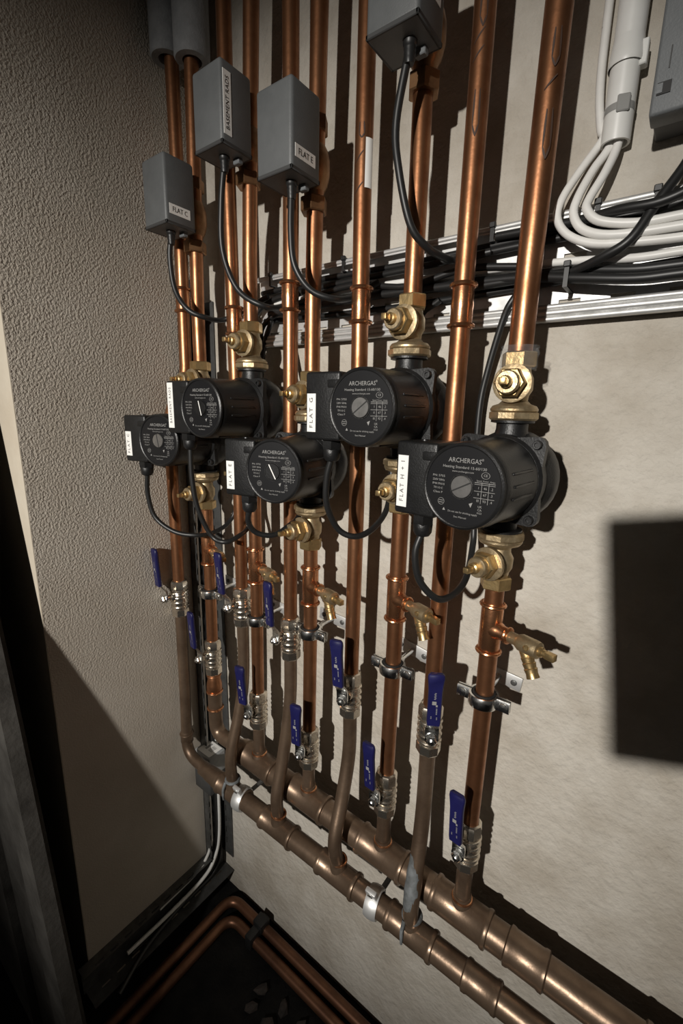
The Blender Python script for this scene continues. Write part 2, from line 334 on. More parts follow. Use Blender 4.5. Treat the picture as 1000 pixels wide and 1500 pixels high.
# ------------------------------------------------------------------ isolating valves either side of each pump
STEM_AZ = {('H', 1): 3, ('G', 1): -2, ('E', 1): -4, ('B', 1): 6, ('C', 1): 0, ('H', -1): -16, ('G', -1): 0, ('E', -1): -10, ('B', -1): 0, ('C', -1): 1}
def pump_valve(k, s):
    z = PZ[k] + s * .099; x = PX[k]
    w = 'above' if s > 0 else 'below'
    t = thing('isolating_valve', (x, Y0, z), f'brass isolating valve with side stem directly {w} the {NM[k]} pump', 'valve', 'brass valves either side of the pumps')
    F = Matrix() if s > 0 else Matrix.Scale(-1, 4, (0, 0, 1))
    MB().lathe([(.0125, .020), (.0135, .012), (.0165, .006), (.0168, -.006), (.0135, -.012), (.0128, -.020)], F, 24).build('body', 'brass_dull', t)
    a = math.radians(STEM_AZ[(k, s)]); d = Vector((math.sin(a), -math.cos(a), 0)); A = along((0, 0, 0), d)
    MB().lathe([(.0135, .008), (.0145, .014), (.0195, .0165), (.0195, .0205), (.016, .0215)], A, 26).build('bonnet_flange', 'brass_dull', t)
    MB().hexn(.0155, .0210, .0335, A).build('bonnet_nut', 'brass', t)
    MB().lathe([(.0115, .033), (.0118, .034), (.0118, .0405), (.0105, .042)], A, 22).build('gland_nut', 'brass_dull', t)
    st = MB(); st.lathe([(.0062, .041), (.0062, .0475), (.0045, .0485), (.0045, .052)], A, 16); st.box((-.0032, -.0032, .051), (.0032, .0032, .060), A, .0006); st.build('stem', 'brass', t)
    u = MB(); zc = -.030
    u.lathe([(.013, zc + .013), (.0165, zc + .0095), (.0225, zc + .0075), (.0245, zc + .0045), (.0245, zc + .0025), (.0235, zc + .0015)], F, 28)
    u.lathe([(.0235, zc + .0015), (.0262, zc + .0005), (.0262, zc - .0055), (.0240, zc - .0075)], F, 10)
    u.build('union_nut', 'brass_dull', t, 30)
    MB().hexn(.0178, .017, .0325, F).build('compression_nut', 'brass', t, 30)
    if k == 'H' and s > 0:
        b = MB(); prof = []
        b.lathe([(.0182, .014), (.0192, .019), (.0185, .026), (.0200, .032), (.0182, .035), (.0196, .038)], F, 14, False).build('clear_wrapper', 'polythene', t)['label'] = 'torn clear plastic wrapper around the nut'
    return t
for k in 'HGEBC':
    pump_valve(k, 1); pump_valve(k, -1)

# ------------------------------------------------------------------ circulating pumps
def make_pump():
    P = {}
    v = MB()
    v.lathe([(.020, .038), (.036, .036), (.048, .026), (.052, .012), (.051, -.002), (.044, -.014)], along((0, 0, 0), (0, 1, 0)), 32)
    for s in (1, -1):
        F = Matrix() if s > 0 else Matrix.Scale(-1, 4, (0, 0, 1))
        v.lathe([(.024, .020), (.019, .042), (.0165, .052), (.0165, .058), (.0225, .059), (.0225, .066)], F, 26)
    P['volute'] = v.mesh('volute')
    f = MB(); c = .046
    poly = []
    for cx, cy, a0 in ((c, c, 0), (-c, c, 90), (-c, -c, 180), (c, -c, 270)):
        for j in range(4):
            a = math.radians(a0 + j * 30); poly.append((cx * .82 + .0085 * math.cos(a), cy * .82 + .0085 * math.sin(a)))
        n = math.radians(a0 + 90)
        m = Vector((math.cos(n), math.sin(n))) * .0435
        poly.append((m.x, m.y))
    f.prism(poly, .018, .026, along((0, 0, 0), (0, -1, 0)))
    f.lathe([(.046, .010), (.0475, .018), (.0475, .027), (.0445, .030)], along((0, 0, 0), (0, -1, 0)), 36)
    P['flange'] = f.mesh('flange')
    b = MB(); D = along((0, 0, 0), (0, -1, 0)); b.lathe([(.0046, .024), (.0046, .0305), (.0040, .0315), (.0024, .0315), (.0024, .029)], D, 14, False); b.lathe([(.0024, .0285), (.0024, .029)], D, 14)
    P['bolt'] = b.mesh('bolt')
    h = MB(); h.lathe([(.0440, .026), (.0445, .034), (.0432, .040), (.0425, .094), (.0418, .1005), (.0405, .1035)], D, 56)
    for a in (-12, 4, 20, 150, 172, 194, 215, 255, 290):
        ra = math.radians(a); h.box((.0418, -.0014, .040), (.0440, .0014, .088), D @ Matrix.Rotation(ra, 4, 'Z'), .0007, 1)
    P['motor_housing'] = h.mesh('motor_housing')
    e = MB(); e.lathe([(.0405, .1020), (.0418, .1045), (.0412, .1068), (.0392, .1080), (.0380, .1074), (.0378, .1060)], D, 64, False); P['end_ring'] = e.mesh('end_ring')
    fp = MB(); fp.lathe([(.0379, .1040), (.0379, .1064)], D, 64); P['face_plate'] = fp.mesh('face_plate')
    y = -.1067; t = MB(); X = (1, 0, 0); Z = (0, 0, 1)
    t.text('ARCHERGAS', .0062, (0.001, y, .0245), X, Z, width=.033); t.text('®', .003, (.0185, y, .0265), X, Z)
    t.text('Heating Standard 15-60/130', .0036, (0.001, y, .0182), X, Z, width=.044); t.text('www.archergas.com', .0024, (0, y, .0142), X, Z, width=.022)
    for i, s_ in enumerate(('PN: 5755', '230V 50Hz', 'IP44 PN10', 'TF110 C', 'Class F')): t.text(s_, .0029, (-.0247, y, .0082 - i * .0040), X, Z, width=.013 if i < 3 else .010)
    # settings table
    for i in range(2): t.quad((.0135 + .0062 + i * .0068, y, -.0035), X, Z, .0004, .020)
    for i in range(3): t.quad((.0225, y, .0042 - i * .0063), X, Z, .020, .0004)
    t.quad((.0225, y, .0058), X, Z, .020, .0005)
    for i, row in enumerate((('Speed', 'Power', 'Amps'), ('I', '46', '.2'), ('II', '67', '.3'), ('III', '93', '.4'))):
        for j, s_ in enumerate(row): t.text(s_, .0021 if i == 0 else .0033, (.0168 + j * .0064, y, .0076 if i == 0 else .0010 - (i - 1) * .0060), X, Z)
    t.text('CE', .0032, (.0225, y, .0128), X, Z)
    D0 = along((0, 0, 0), (0, -1, 0))
    def ring2(cx, cz, r): t.ring(r, .00022, T(cx, y, cz) @ D0, 20, 4)
    t.ring(.0030, .0002, T(.0225, y, .0128) @ D0 @ Matrix.Scale(1.3, 4, (1, 0, 0)), 20, 4)
    ring2(-.0205, -.0165, .0033); t.quad((-.0205, y, -.0155), X, Z, .0048, .0005); t.quad((-.0205, y, -.0175), X, Z, .0048, .0005)
    t.add([(.0085, y, -.0150), (.0105, y, -.0185), (.0122, y, -.0135)], [(0, 1, 2)])
    for i, s_ in enumerate(('UK', 'CA', '0123')): t.text(s_, .0030 if i < 2 else .0024, (.0195, y, -.0165 - i * .0030), X, Z)
    t.add([(-.0185, y, -.0248), (-.0155, y, -.0248), (-.0170, y, -.0220)], [(0, 1, 2)])
    t.text('Do not use for drinking supply', .0026, (.0025, y, -.0248), X, Z, width=.030); t.text('See Manual', .0024, (.0005, y, -.0295), X, Z, width=.013)
    P['printed_text'] = t.mesh('printed_text')
    dl = MB(); dl.lathe([(.0113, .1055), (.0113, .1074), (.0122, .1074), (.0122, .1055)], D, 32, False); P['dial_recess'] = dl.mesh('dial_recess')
    k = MB(); k.lathe([(.0107, .1050), (.0107, .1078), (.0102, .1083)], D, 36); P['speed_dial'] = k.mesh('speed_dial')
    sl = MB(); sl.box((-.0104, -.0007, .1080), (.0104, .0007, .10845), D); P['slot'] = sl.mesh('slot')
    tb = MB(); tb.box((-.0785, -.1030, -.0375), (-.030, -.0500, .0385), None, .0032, 3)
    tb.box((-.047, -.1042, .0205), (-.022, -.095, .0300), None, .002, 2)
    tb.box((-.060, -.080, -.034), (-.018, -.045, .034), None, .002, 2)
    P['terminal_box'] = tb.mesh('terminal_box')
    sc = MB(); sc.lathe([(.0042, .0385), (.0040, .0400), (.0018, .0402)], T(-.060, -.078, 0), 14); P['cover_screw'] = sc.mesh('cover_screw')
    g = MB(); Gm = T(-.052, -.0850, 0)
    g.lathe([(.0118, -.036), (.0118, -.047), (.0110, -.049)], Gm, 6); g.lathe([(.0100, -.048), (.0105, -.049), (.0100, -.058), (.0075, -.062), (.0045, -.063)], Gm, 20); P['cable_gland'] = g.mesh('cable_gland', 30)
    MT = dict(volute='black', flange='black', bolt='black_metal', motor_housing='black_metal', end_ring='black_metal', face_plate='face', printed_text='print', dial_recess='black', speed_dial='dial', slot='ink', terminal_box='black', cover_screw='black_metal', cable_gland='black')
    for n_, m_ in P.items(): m_.materials.append(M[MT[n_]])
    return P
PM = make_pump()
PCAB = {
 'H': [(-0.2106, -0.148, -0.1270), (-0.2112, -0.150, -0.1488), (-0.2066, -0.145, -0.1805), (-0.1907, -0.13, -0.2029), (-0.1811, -0.105, -0.2027), (-0.1794, -0.075, -0.1902), (-0.1877, -0.04, -0.1617), (-0.1919, -0.03, -0.1378), (-0.2003, -0.02, -0.0787), (-0.2027, -0.018, 0.0056), (-0.1964, -0.018, 0.0536), (-0.1831, -0.022, 0.106), (-0.1740, -0.024, 0.1256), (-0.160, -0.016, 0.146)],
 'G': [(-0.3288, -0.151, -0.057), (-0.3350, -0.151, -0.0803), (-0.3380, -0.146, -0.115), (-0.3319, -0.13, -0.1474), (-0.3154, -0.115, -0.1574), (-0.3058, -0.09, -0.1507), (-0.3073, -0.055, -0.1329), (-0.3152, -0.032, -0.1039), (-0.3191, -0.022, -0.0429), (-0.3107, -0.02, 0.0397), (-0.2915, -0.022, 0.1159), (-0.2637, -0.022, 0.1368)],
 'E': [(-0.4655, -0.1585, -0.139), (-0.4720, -0.156, -0.156), (-0.4690, -0.145, -0.1739), (-0.4541, -0.125, -0.1796), (-0.4480, -0.1, -0.1702), (-0.4576, -0.065, -0.1608), (-0.4729, -0.035, -0.14), (-0.4794, -0.025, -0.0528), (-0.5109, -0.02, 0.0641), (-0.5275, -0.022, 0.1273)],
 'B': [(-0.6044, -0.1532, -0.062), (-0.6060, -0.152, -0.1081), (-0.6030, -0.146, -0.1585), (-0.5916, -0.13, -0.2056), (-0.5698, -0.12, -0.214), (-0.5652, -0.095, -0.208), (-0.5800, -0.055, -0.1976), (-0.5939, -0.03, -0.1704), (-0.5927, -0.02, -0.06), (-0.5829, -0.018, 0.0888), (-0.5579, -0.022, 0.1402)],
 'C': [(-0.7235, -0.1585, -0.1145), (-0.7300, -0.157, -0.1497), (-0.7230, -0.150, -0.1921), (-0.6900, -0.134, -0.2160), (-0.6572, -0.11, -0.221), (-0.6549, -0.075, -0.2214), (-0.6588, -0.04, -0.2106), (-0.6557, -0.025, -0.1794), (-0.6434, -0.02, -0.0631), (-0.6160, -0.022, 0.1127)]}
DIAL = {'H': -28, 'G': -38, 'E': 62, 'B': 75, 'C': 80}
LABH = {'H': .054, 'G': .043, 'E': .038, 'B': .066, 'C': .040}
LABZ = {'H': -.003, 'G': -.007, 'E': -.010, 'B': .003, 'C': -.008}
for k in 'HGEBC':
    yaw = math.radians(YAW[k])
    root = thing('circulating_pump', (PX[k], Y0, PZ[k]), f'black circulating pump with white {NM[k]} label on its terminal box', 'pump', 'black circulating pumps', yaw)
    def part(n_, par=None):
        o = bpy.data.objects.new(n_, PM[n_]); COL.objects.link(o); o.parent = par or root; return o
    for n_ in ('volute', 'flange', 'motor_housing', 'end_ring', 'terminal_box', 'cover_screw', 'cable_gland'): part(n_)
    fp = part('face_plate')
    part('printed_text', fp)['label'] = 'silver printed lettering and settings table'
    part('dial_recess', fp)
    dl = part('speed_dial'); dl.rotation_euler = (0, math.radians(DIAL[k]), 0); dl['label'] = 'steel speed dial with a slot'
    sl = part('slot', dl)
    if k in 'EB':
        for o_, m_ in ((dl, 'black_metal'), (sl, 'white')): o_.data = o_.data.copy(); o_.data.materials.clear(); o_.data.materials.append(M[m_])  # slot coloured white to stand in for reflected light
        dl['label'] = 'black speed dial, slot painted bright as reflected light'
    for sx in (1, -1):
        for sz in (1, -1):
            b = part('bolt'); b.location = (sx * .0385, 0, sz * .0385)
    # label
    lh = LABH[k]; lz = LABZ[k]; lx = -.0690; lb = MB().box((lx - .0062, -.1036, lz - lh / 2), (lx + .0062, -.1029, lz + lh / 2)).build('label', 'white', root); lb['label'] = f'white tape label reading {NM[k]}'
    MB().text(NM[k], .0068, (lx, -.1038, lz), (0, 0, 1), (-1, 0, 0), width=lh * .78, space=1.35).build('lettering', 'ink', lb)
    # cable: built in the pump's own frame
    inv = (T(PX[k], Y0, PZ[k]) @ Matrix.Rotation(yaw, 4, 'Z')).inverted()
    pts = [Vector((-.052, -.085, -.058))] + [inv @ Vector(p) for p in PCAB[k][1:]]
    MB().tube(spline(pts, 6), .0040, 10).build('power_cable', 'cable', root)

# ------------------------------------------------------------------ lever ball valves
def make_lever():
    P = {}
    b = MB(); b.lathe([(.0125, .023), (.0140, .020), (.0150, .016), (.0140, .013), (.0158, .010), (.0162, .004), (.0150, .001), (.0160, -.003), (.0165, -.008), (.0150, -.012), (.0158, -.016), (.0150, -.021), (.0130, -.024)], None, 26)
    b.lathe([(.0105, .010), (.0095, .0175), (.0085, .019)], along((0, 0, .006), (0, -1, 0)), 20)
    for z_ in (.0145, .0045, -.0055, -.0155): b.ring(.0152, .0021, T(0, 0, z_), 26, 8)
    P['body'] = b.mesh('body')
    n1 = MB(); n1.lathe([(.0140, .018), (.0168, .0205), (.0168, .033), (.0150, .0365), (.0125, .038)], None, 8); P['compression_nut'] = n1.mesh('compression_nut', 30)
    n2 = MB(); n2.lathe([(.0140, -.0195), (.0170, -.022), (.0170, -.034), (.0150, -.037), (.0125, -.038)], None, 8); P['compression_nut_b'] = n2.mesh('compression_nut', 30)
    s_ = MB(); D = along((0, 0, .006), (0, -1, 0)); s_.lathe([(.0055, .018), (.0055, .031)], D, 14); P['spindle'] = s_.mesh('spindle')
    nu = MB(); nu.lathe([(.0085, .0295), (.0090, .0300), (.0090, .0308)], D, 20); nu.hexn(.0072, .0308, .0368, D); nu.lathe([(.0036, .0365), (.0036, .0385), (.0028, .0392)], D, 12); P['lever_nut'] = nu.mesh('lever_nut', 30)
    # steel lever plate: profile in y/z swept in x
    def plate(mb, prof, th):
        for i in range(len(prof) - 1):
            (y0, z0, w0), (y1, z1, w1) = prof[i], prof[i + 1]
            dy, dz = y1 - y0, z1 - z0; L = math.hypot(dy, dz); ny, nz = dz / L * th / 2, -dy / L * th / 2
            vs = [(-w0, y0 - ny, z0 - nz), (w0, y0 - ny, z0 - nz), (w0, y0 + ny, z0 + nz), (-w0, y0 + ny, z0 + nz), (-w1, y1 - ny, z1 - nz), (w1, y1 - ny, z1 - nz), (w1, y1 + ny, z1 + nz), (-w1, y1 + ny, z1 + nz)]
            mb.add(vs, [(0, 1, 2, 3), (7, 6, 5, 4), (0, 4, 5, 1), (1, 5, 6, 2), (2, 6, 7, 3), (3, 7, 4, 0)])
        return mb
    lv = plate(MB(), [(-.0285, -.006, .0060), (-.0285, 0, .0088), (-.0285, .012, .0090), (-.0300, .018, .0088), (-.0400, .031, .0078), (-.0415, .036, .0076), (-.0440, .098, .0076)], .0026)
    P['lever'] = lv.mesh('lever')
    gr = MB(); pr = [(.030, .0082), (.034, .0088), (.080, .0088), (.090, .0096), (.098, .0104), (.1025, .0100), (.1048, .0078)]
    vs = []; fs = []; n = len(pr)
    for z, w in pr:
        yc = -.0400 - (z - .031) * .055; t_ = .0034 if z < .1 else .0026
        for x_, y_ in ((-w, -t_ * .5), (-w * .86, -t_), (w * .86, -t_), (w, -t_ * .5), (w, t_ * .5), (w * .86, t_), (-w * .86, t_), (-w, t_ * .5)): vs.append((x_, yc + y_, z))
    for i in range(n - 1):
        for j in range(8): fs.append((i * 8 + j, i * 8 + (j + 1) % 8, (i + 1) * 8 + (j + 1) % 8, (i + 1) * 8 + j))
    fs += [tuple(range(7, -1, -1)), tuple(range((n - 1) * 8, n * 8))]
    gr.add(vs, fs); P['lever_grip'] = gr.mesh('lever_grip', 50)
    mk = MB()
    def m_(x, z, w, h):
        y = -.0400 - (z - .031) * .055 - .0036; mk.quad((x, y, z), (1, 0, 0), (0, -.055, 1), w, h)
    m_(-.0010, .0640, .0052, .0052); m_(.0022, .0602, .0022, .0030)
    for i in range(6): m_(-.0005 + (i % 2) * .0006, .0700 + i * .0017, .0022, .0009)
    for i in range(6): m_(.0024, .0560 - i * .0016, .0016, .0009)
    for i in range(3): m_(-.0040, .0440 - i * .0014, .0014, .0007); m_(.0030, .0430 - i * .0014, .0014, .0007)
    P['printed_mark'] = mk.mesh('printed_mark')
    MT = dict(body='nickel', compression_nut='nickel', compression_nut_b='nickel', spindle='nickel', lever_nut='zinc', lever='zinc', lever_grip='blue', printed_mark='print')
    for n_, m in P.items(): m.materials.append(M[MT[n_]])
    return P
LM = make_lever()
LVR = {'H': -.423, 'G': -.428, 'E': -.377, 'B': -.355, 'C': -.372}
AZ = {('P', 'H'): -5, ('P', 'G'): -4, ('P', 'E'): 9, ('P', 'B'): 8, ('P', 'C'): -8, ('R', 'H'): 30, ('R', 'G'): 10, ('R', 'E'): -12, ('R', 'B'): -8, ('R', 'C'): -8}
for (c, k), az in AZ.items():
    loc = (PX[k], Y0, LVP[k]) if c == 'P' else ((RX[k], Y0, LVR[k]) if k != 'C' else (RX[k] - .017, -.093, LVR[k]))
    lab = f'blue lever valve under the {NM[k]} pump, above the rear manifold' if c == 'P' else f'blue lever valve on the pumpless pipe left of the {NM[k]} pump pipe'
    root = thing('lever_valve', loc, lab, 'valve', 'blue lever ball valves', 0)
    rot = Matrix.Rotation(math.radians(az), 4, 'Z')
    root.rotation_euler = (0, 0, math.radians(az))
    def part(n_, par=None):
        o = bpy.data.objects.new(n_.replace('_b', '') if n_.endswith('_b') else n_, LM[n_]); COL.objects.link(o); o.parent = par or root; return o
    for n_ in ('body', 'compression_nut', 'compression_nut_b', 'spindle', 'lever_nut'): part(n_)
    lv = part('lever'); g = part('lever_grip', lv); g['label'] = 'blue vinyl grip'; part('printed_mark', lv)
    tilt = random.uniform(-3, 3)
    lv.matrix_local = T(0, 0, .006) @ Matrix.Rotation(math.radians(tilt), 4, 'Y') @ T(0, 0, 0)

# ------------------------------------------------------------------ manifolds
def manifold_rear():
    x0 = -.640; t = thing('manifold_pipe', (x0, Y0, zr(x0)), 'thick tarnished copper manifold behind, feeding the pump pipes', 'pipe', 'copper manifolds')
    def P(x): return Vector((x - x0, 0, zr(x) - zr(x0)))
    # pipe and fittings
    MB().tube([P(-.612), P(-.2), P(.3), P(1.69)], .0205, 28).build('pipe', 'copper_old', t)
    for k in 'HGEB':
        x = PX[k]; d = (P(x + .1) - P(x)).normalized(); A = along(P(x), d); h = .042
        mb = MB(); mb.lathe([(.0210, -h), (.0240, -h + .001), (.0248, -h + .004), (.0240, -h + .007), (.0225, -h + .009), (.0225, h - .009), (.0240, h - .007), (.0248, h - .004), (.0240, h - .001), (.0210, h)], A, 30)
        mb.lathe([(.0165, .008), (.0150, .022), (.0128, .026), (.0128, .030)], along(P(x), (0, 0, 1)), 22)
        mb.build('tee_fitting', 'copper_old', t)
    for x, h in ((-.058, .026), (.10, .030), (.52, .03)):
        A = along(P(x), P(x + .1) - P(x)); MB().lathe([(.0208, -h), (.0236, -h + .002), (.0236, -h + .006), (.0224, -h + .009), (.0224, h - .009), (.0236, h - .006), (.0236, h - .002), (.0208, h)], A, 30).build('coupling', 'copper_old', t)
    # reducer and elbow up to the FLAT C drop
    A = along(P(-.612), P(-.5) - P(-.612)); MB().lathe([(.0150, -.026), (.0162, -.022), (.0165, -.012), (.0210, .0), (.0226, .003), (.0226, .012), (.0205, .014)], A, 28).build('reducer', 'copper_old', t)
    e = [Vector((PX['C'] - x0, 0, -.565 - zr(x0))), Vector((PX['C'] - x0, 0, -.672 - zr(x0))), P(-.625)]
    MB().tube(bend(e, .045, 10), .0143, 24).build('elbow', 'copper_old', t)
    zz = -.565 - zr(x0); xx = PX['C'] - x0
    MB().ring(.0150, .0022, T(xx, 0, zz - .006)).build('solder_ring', 'copper_new', t); MB().ring(.0150, .0024, T(xx, 0, zz - .045)).build('solder_ring', 'copper_new', t)
    r = MB(); r.lathe([(.0112, .036), (.0128, .034), (.0132, .020), (.0152, .012), (.0158, .0), (.0145, -.004)], T(xx, 0, zz), 24); r.ring(.0132, .0018, T(xx, 0, zz + .031)); r.build('reducer', 'copper', t)
manifold_rear()
t = thing('flow_tail', (PX['C'], Y0, -.532), 'short copper pipe below the FLAT C flow valve, above the manifold elbow', 'pipe', 'short pipes into the rear manifold')
MB().tube([(0, 0, .01), (0, 0, -.022)], R22, 20).build('pipe', 'copper', t)

def manifold_front():
    x0 = -.640; t = thing('manifold_pipe', (x0, YF, ZF), 'tarnished copper manifold in front, collecting the return pipes', 'pipe', 'copper manifolds')
    def P(x): return Vector((x - x0, 0, -.012 * max(0, x + .2)))
    xc = RX['C'] - .017
    e = [Vector((xc - x0, -.093 - YF, -.40 - ZF)), Vector((xc - x0, -.094 - YF, -.60 - ZF)), Vector((xc + .004 - x0, 0, -.728 - ZF)), P(-.655)]
    MB().tube(bend(e, .034, 10), [.0112] * (2 + 11 * 2), 22).build('elbow', 'copper_old', t)
    mb = MB(); mb.lathe([(.0115, -.012), (.0130, -.010), (.0130, .012), (.0118, .016)], T(xc + .002 - x0, .003, -.690 - ZF), 22); mb.ring(.0130, .0018, T(xc + .002 - x0, .003, -.681 - ZF)); mb.build('coupling', 'copper_old', t)
    A = along(P(-.690), (1, 0, 0)); MB().lathe([(.0118, -.006), (.0138, -.004), (.0140, .012), (.0158, .022), (.0162, .036), (.0172, .045), (.0178, .056), (.0170, .058)], A, 26).build('reducer', 'copper_old', t)
    MB().tube([P(-.640), P(-.2), P(.3), P(1.69)], .0168, 26).build('pipe', 'copper_old', t)
    for x in (-.598, -.473, -.338, -.205):
        h = .038; A = along(P(x), (1, 0, 0)); mb = MB()
        mb.lathe([(.0175, -h), (.0202, -h + .001), (.0210, -h + .004), (.0202, -h + .007), (.0188, -h + .009), (.0188, h - .009), (.0202, h - .007), (.0210, h - .004), (.0202, h - .001), (.0175, h)], A, 28)
        mb.lathe([(.0150, .006), (.0140, .018), (.0126, .022), (.0126, .027)], along(P(x), (0, 0, 1)), 22); mb.build('tee_fitting', 'copper_old', t)
    for x in (-.10, .18, .6):
        h = .024; A = along(P(x), (1, 0, 0)); MB().lathe([(.0172, -h), (.0196, -h + .002), (.0196, -h + .006), (.0184, -h + .009), (.0184, h - .009), (.0196, h - .006), (.0196, h - .002), (.0172, h)], A, 28).build('coupling', 'copper_old', t)
manifold_front()

RT = {'B': [(-.598, Y0, -.385), (-.598, -.066, -.50), (-.597, -.080, -.57), (-.597, -.103, -.65), (-.598, -.100, -.722)],
      'E': [(-.477, Y0, -.405), (-.477, -.066, -.50), (-.476, -.085, -.60), (-.474, -.103, -.665), (-.473, -.100, -.722)],
      'G': [(-.350, Y0, -.455), (-.350, -.063, -.535), (-.347, -.082, -.605), (-.341, -.108, -.665), (-.338, -.100, -.722)],
      'H': [(-.216, Y0, -.450), (-.215, -.066, -.56), (-.210, -.086, -.64), (-.205, -.106, -.69), (-.205, -.100, -.722)]}
for k, pts in RT.items():
    b = pts[-1]
    t = thing('return_tail', (b[0], b[1], b[2]), f'bent copper pipe into the front manifold, left of the {NM[k]} flow valve', 'pipe', 'bent pipes into the front manifold')
    MB().tube(rel(spline(pts, 8), b), R22, 20).build('pipe', 'copper_old', t)
    rg = MB().ring(.0124, .0030 if k in 'BH' else .0020, T(0, 0, .016)).build('solder_ring', 'sealant' if k in 'BH' else 'copper_new', t)
    if k == 'H':
        s_ = [Vector(p) for p in spline(pts, 8)[13:26]]
        mb = MB(); mb.tube([p - Vector(b) + Vector((-.0012, -.0016, 0)) for p in s_], [.0045 + .0068 * math.sin(PI * (.10 + .8 * i / 12)) ** .6 + .0004 * math.sin(i * 2.1) for i in range(13)], 16)
        mb.build('sealant_patch', 'sealant', t)['label'] = 'smeared grey sealant patch'
    if k in 'BH':
        MB().tube(spline([(-.006, -.0125, .014), (-.006, -.0185, .002), (-.005, -.0205, -.010), (-.005, -.0195, -.020)], 5), [.003 - .001 * i / 15 for i in range(16)], 8).build('sealant_run', 'sealant', t)

# ------------------------------------------------------------------ pipe clamps standing off the wall
def clamp(k):
    x = PX[k]; z = CLP[k]
    t = thing('pipe_clamp', (x, Y0, z), f'zinc pipe clamp holding the pipe below the {NM[k]} pump', 'clamp', 'zinc pipe clamps')
    def half(s):
        mb = MB(); r0 = .0128; th = .0022; hh = .0075
        poly = []
        n = 14
        outer = [(-.030, .0010)]
        pts_in = [(-.033, .0012), (-.0165, .0012)] + [(math.cos(PI - PI * i / n) * .0150, .0012 + math.sin(PI * i / n) * .0145) for i in range(n + 1)] + [(.0165, .0012), (.033, .0012)]
        pts_out = [(a * 1.0, b + th) if abs(a) > .016 else (a * (1 + th / .015), b + th) for a, b in pts_in]
        poly = pts_in + pts_out[::-1]
        m = len(pts_in); vs = []; fs = []
        rows = ((-hh, 0), (-hh * .6, .0012), (hh * .6, .0012), (hh, 0))
        for h, extra in rows:
            for a, b in pts_in: vs.append((a, s * b, h))
            for a, b in pts_out: vs.append((a, s * (b + extra), h))
        W = 2 * m
        for r_ in range(3):
            for i in range(m - 1):
                o = r_ * W
                fs.append((o + i, o + i + 1, o + W + i + 1, o + W + i)); fs.append((o + m + i, o + W + m + i, o + W + m + i + 1, o + m + i + 1))
            fs.append((o, o + W, o + W + m, o + m)); fs.append((o + m - 1, o + 2 * m - 1, o + W + 2 * m - 1, o + W + m - 1))
        for o in (0, 3 * W):
            for i in range(m - 1): fs.append((o + i, o + i + 1, o + m + i + 1, o + m + i))
        return mb.add(vs, fs)
    half(-1).build('front_band', 'zinc', t, 30); half(1).build('rear_band', 'zinc', t, 30)
    MB().lathe([(.0112, -.009), (.0140, -.009), (.0146, 0), (.0140, .009), (.0112, .009)], None, 26, False).build('rubber_liner', 'rubber', t)
    for sx in (-1, 1):
        mb = MB(); mb.lathe([(.0052, .0025), (.0056, .0045), (.0050, .0068), (.0022, .0074)], along((sx * .0255, 0, 0), (0, -1, 0)), 16); mb.lathe([(.0026, -.012), (.0026, .004)], along((sx * .0255, 0, 0), (0, -1, 0)), 10); mb.build('screw', 'zinc', t)
    MB().lathe([(.0068, .0155), (.0068, .024), (.0036, .0245), (.0036, .0625)], along((0, 0, 0), (0, 1, 0)), 14).build('stud', 'zinc', t)
    mb = MB(); mb.box((-.030, .0605, -.0105), (.030, .0635, .0105), Matrix.Rotation(math.radians({'H': 6, 'G': 10}.get(k, 4)), 4, 'Y'), .0012, 2)
    wp = mb.build('wall_plate', 'galv', t)
    for sx in (-1, 1): MB().lathe([(.0042, 0), (.0042, .0012), (.003, .002), (.0012, .002)], T(sx * .020, .0605, -sx * .020 * math.tan(math.radians({'H': 6, 'G': 10}.get(k, 4)))) @ along((0, 0, 0), (0, -1, 0)), 12).build('plate_screw', 'galv_dark', wp)
for k in 'HGEBC': clamp(k)
def ring_clamp(x, lab):
    z = ZF - .012 * max(0, x + .2)
    t = thing('ring_clamp', (x, YF, z), lab, 'clamp', 'galvanised ring clamps on the front manifold')
    A = Matrix.Rotation(math.radians(8), 4, 'Z') @ along((0, 0, 0), (1, 0, 0))
    MB().lathe([(.0178, -.010), (.0212, -.010), (.0228, -.004), (.0228, .004), (.0212, .010), (.0178, .010)], A, 30, False).build('band', 'galv', t)
    mb = MB(); mb.box((-.009, -.0045, .019), (.009, .0035, .036), Matrix.Rotation(math.radians(20), 4, 'X'), .002, 2); e = mb.build('ear', 'galv', t)
    MB().lathe([(.0044, .004), (.0044, .0065), (.002, .007)], Matrix.Rotation(math.radians(20), 4, 'X') @ T(0, 0, .029) @ along((0, 0, 0), (0, -1, 0)), 12).build('screw', 'zinc', t)
    MB().tube([(0, .016, 0), (0, .098, 0)], .0042, 10).build('stud', 'galv_dark', t)
ring_clamp(-.572, 'galvanised ring clamp on the front manifold beside the corner tray')
ring_clamp(-.268, 'galvanised ring clamp on the front manifold between the FLAT G and FLAT H + I valves')

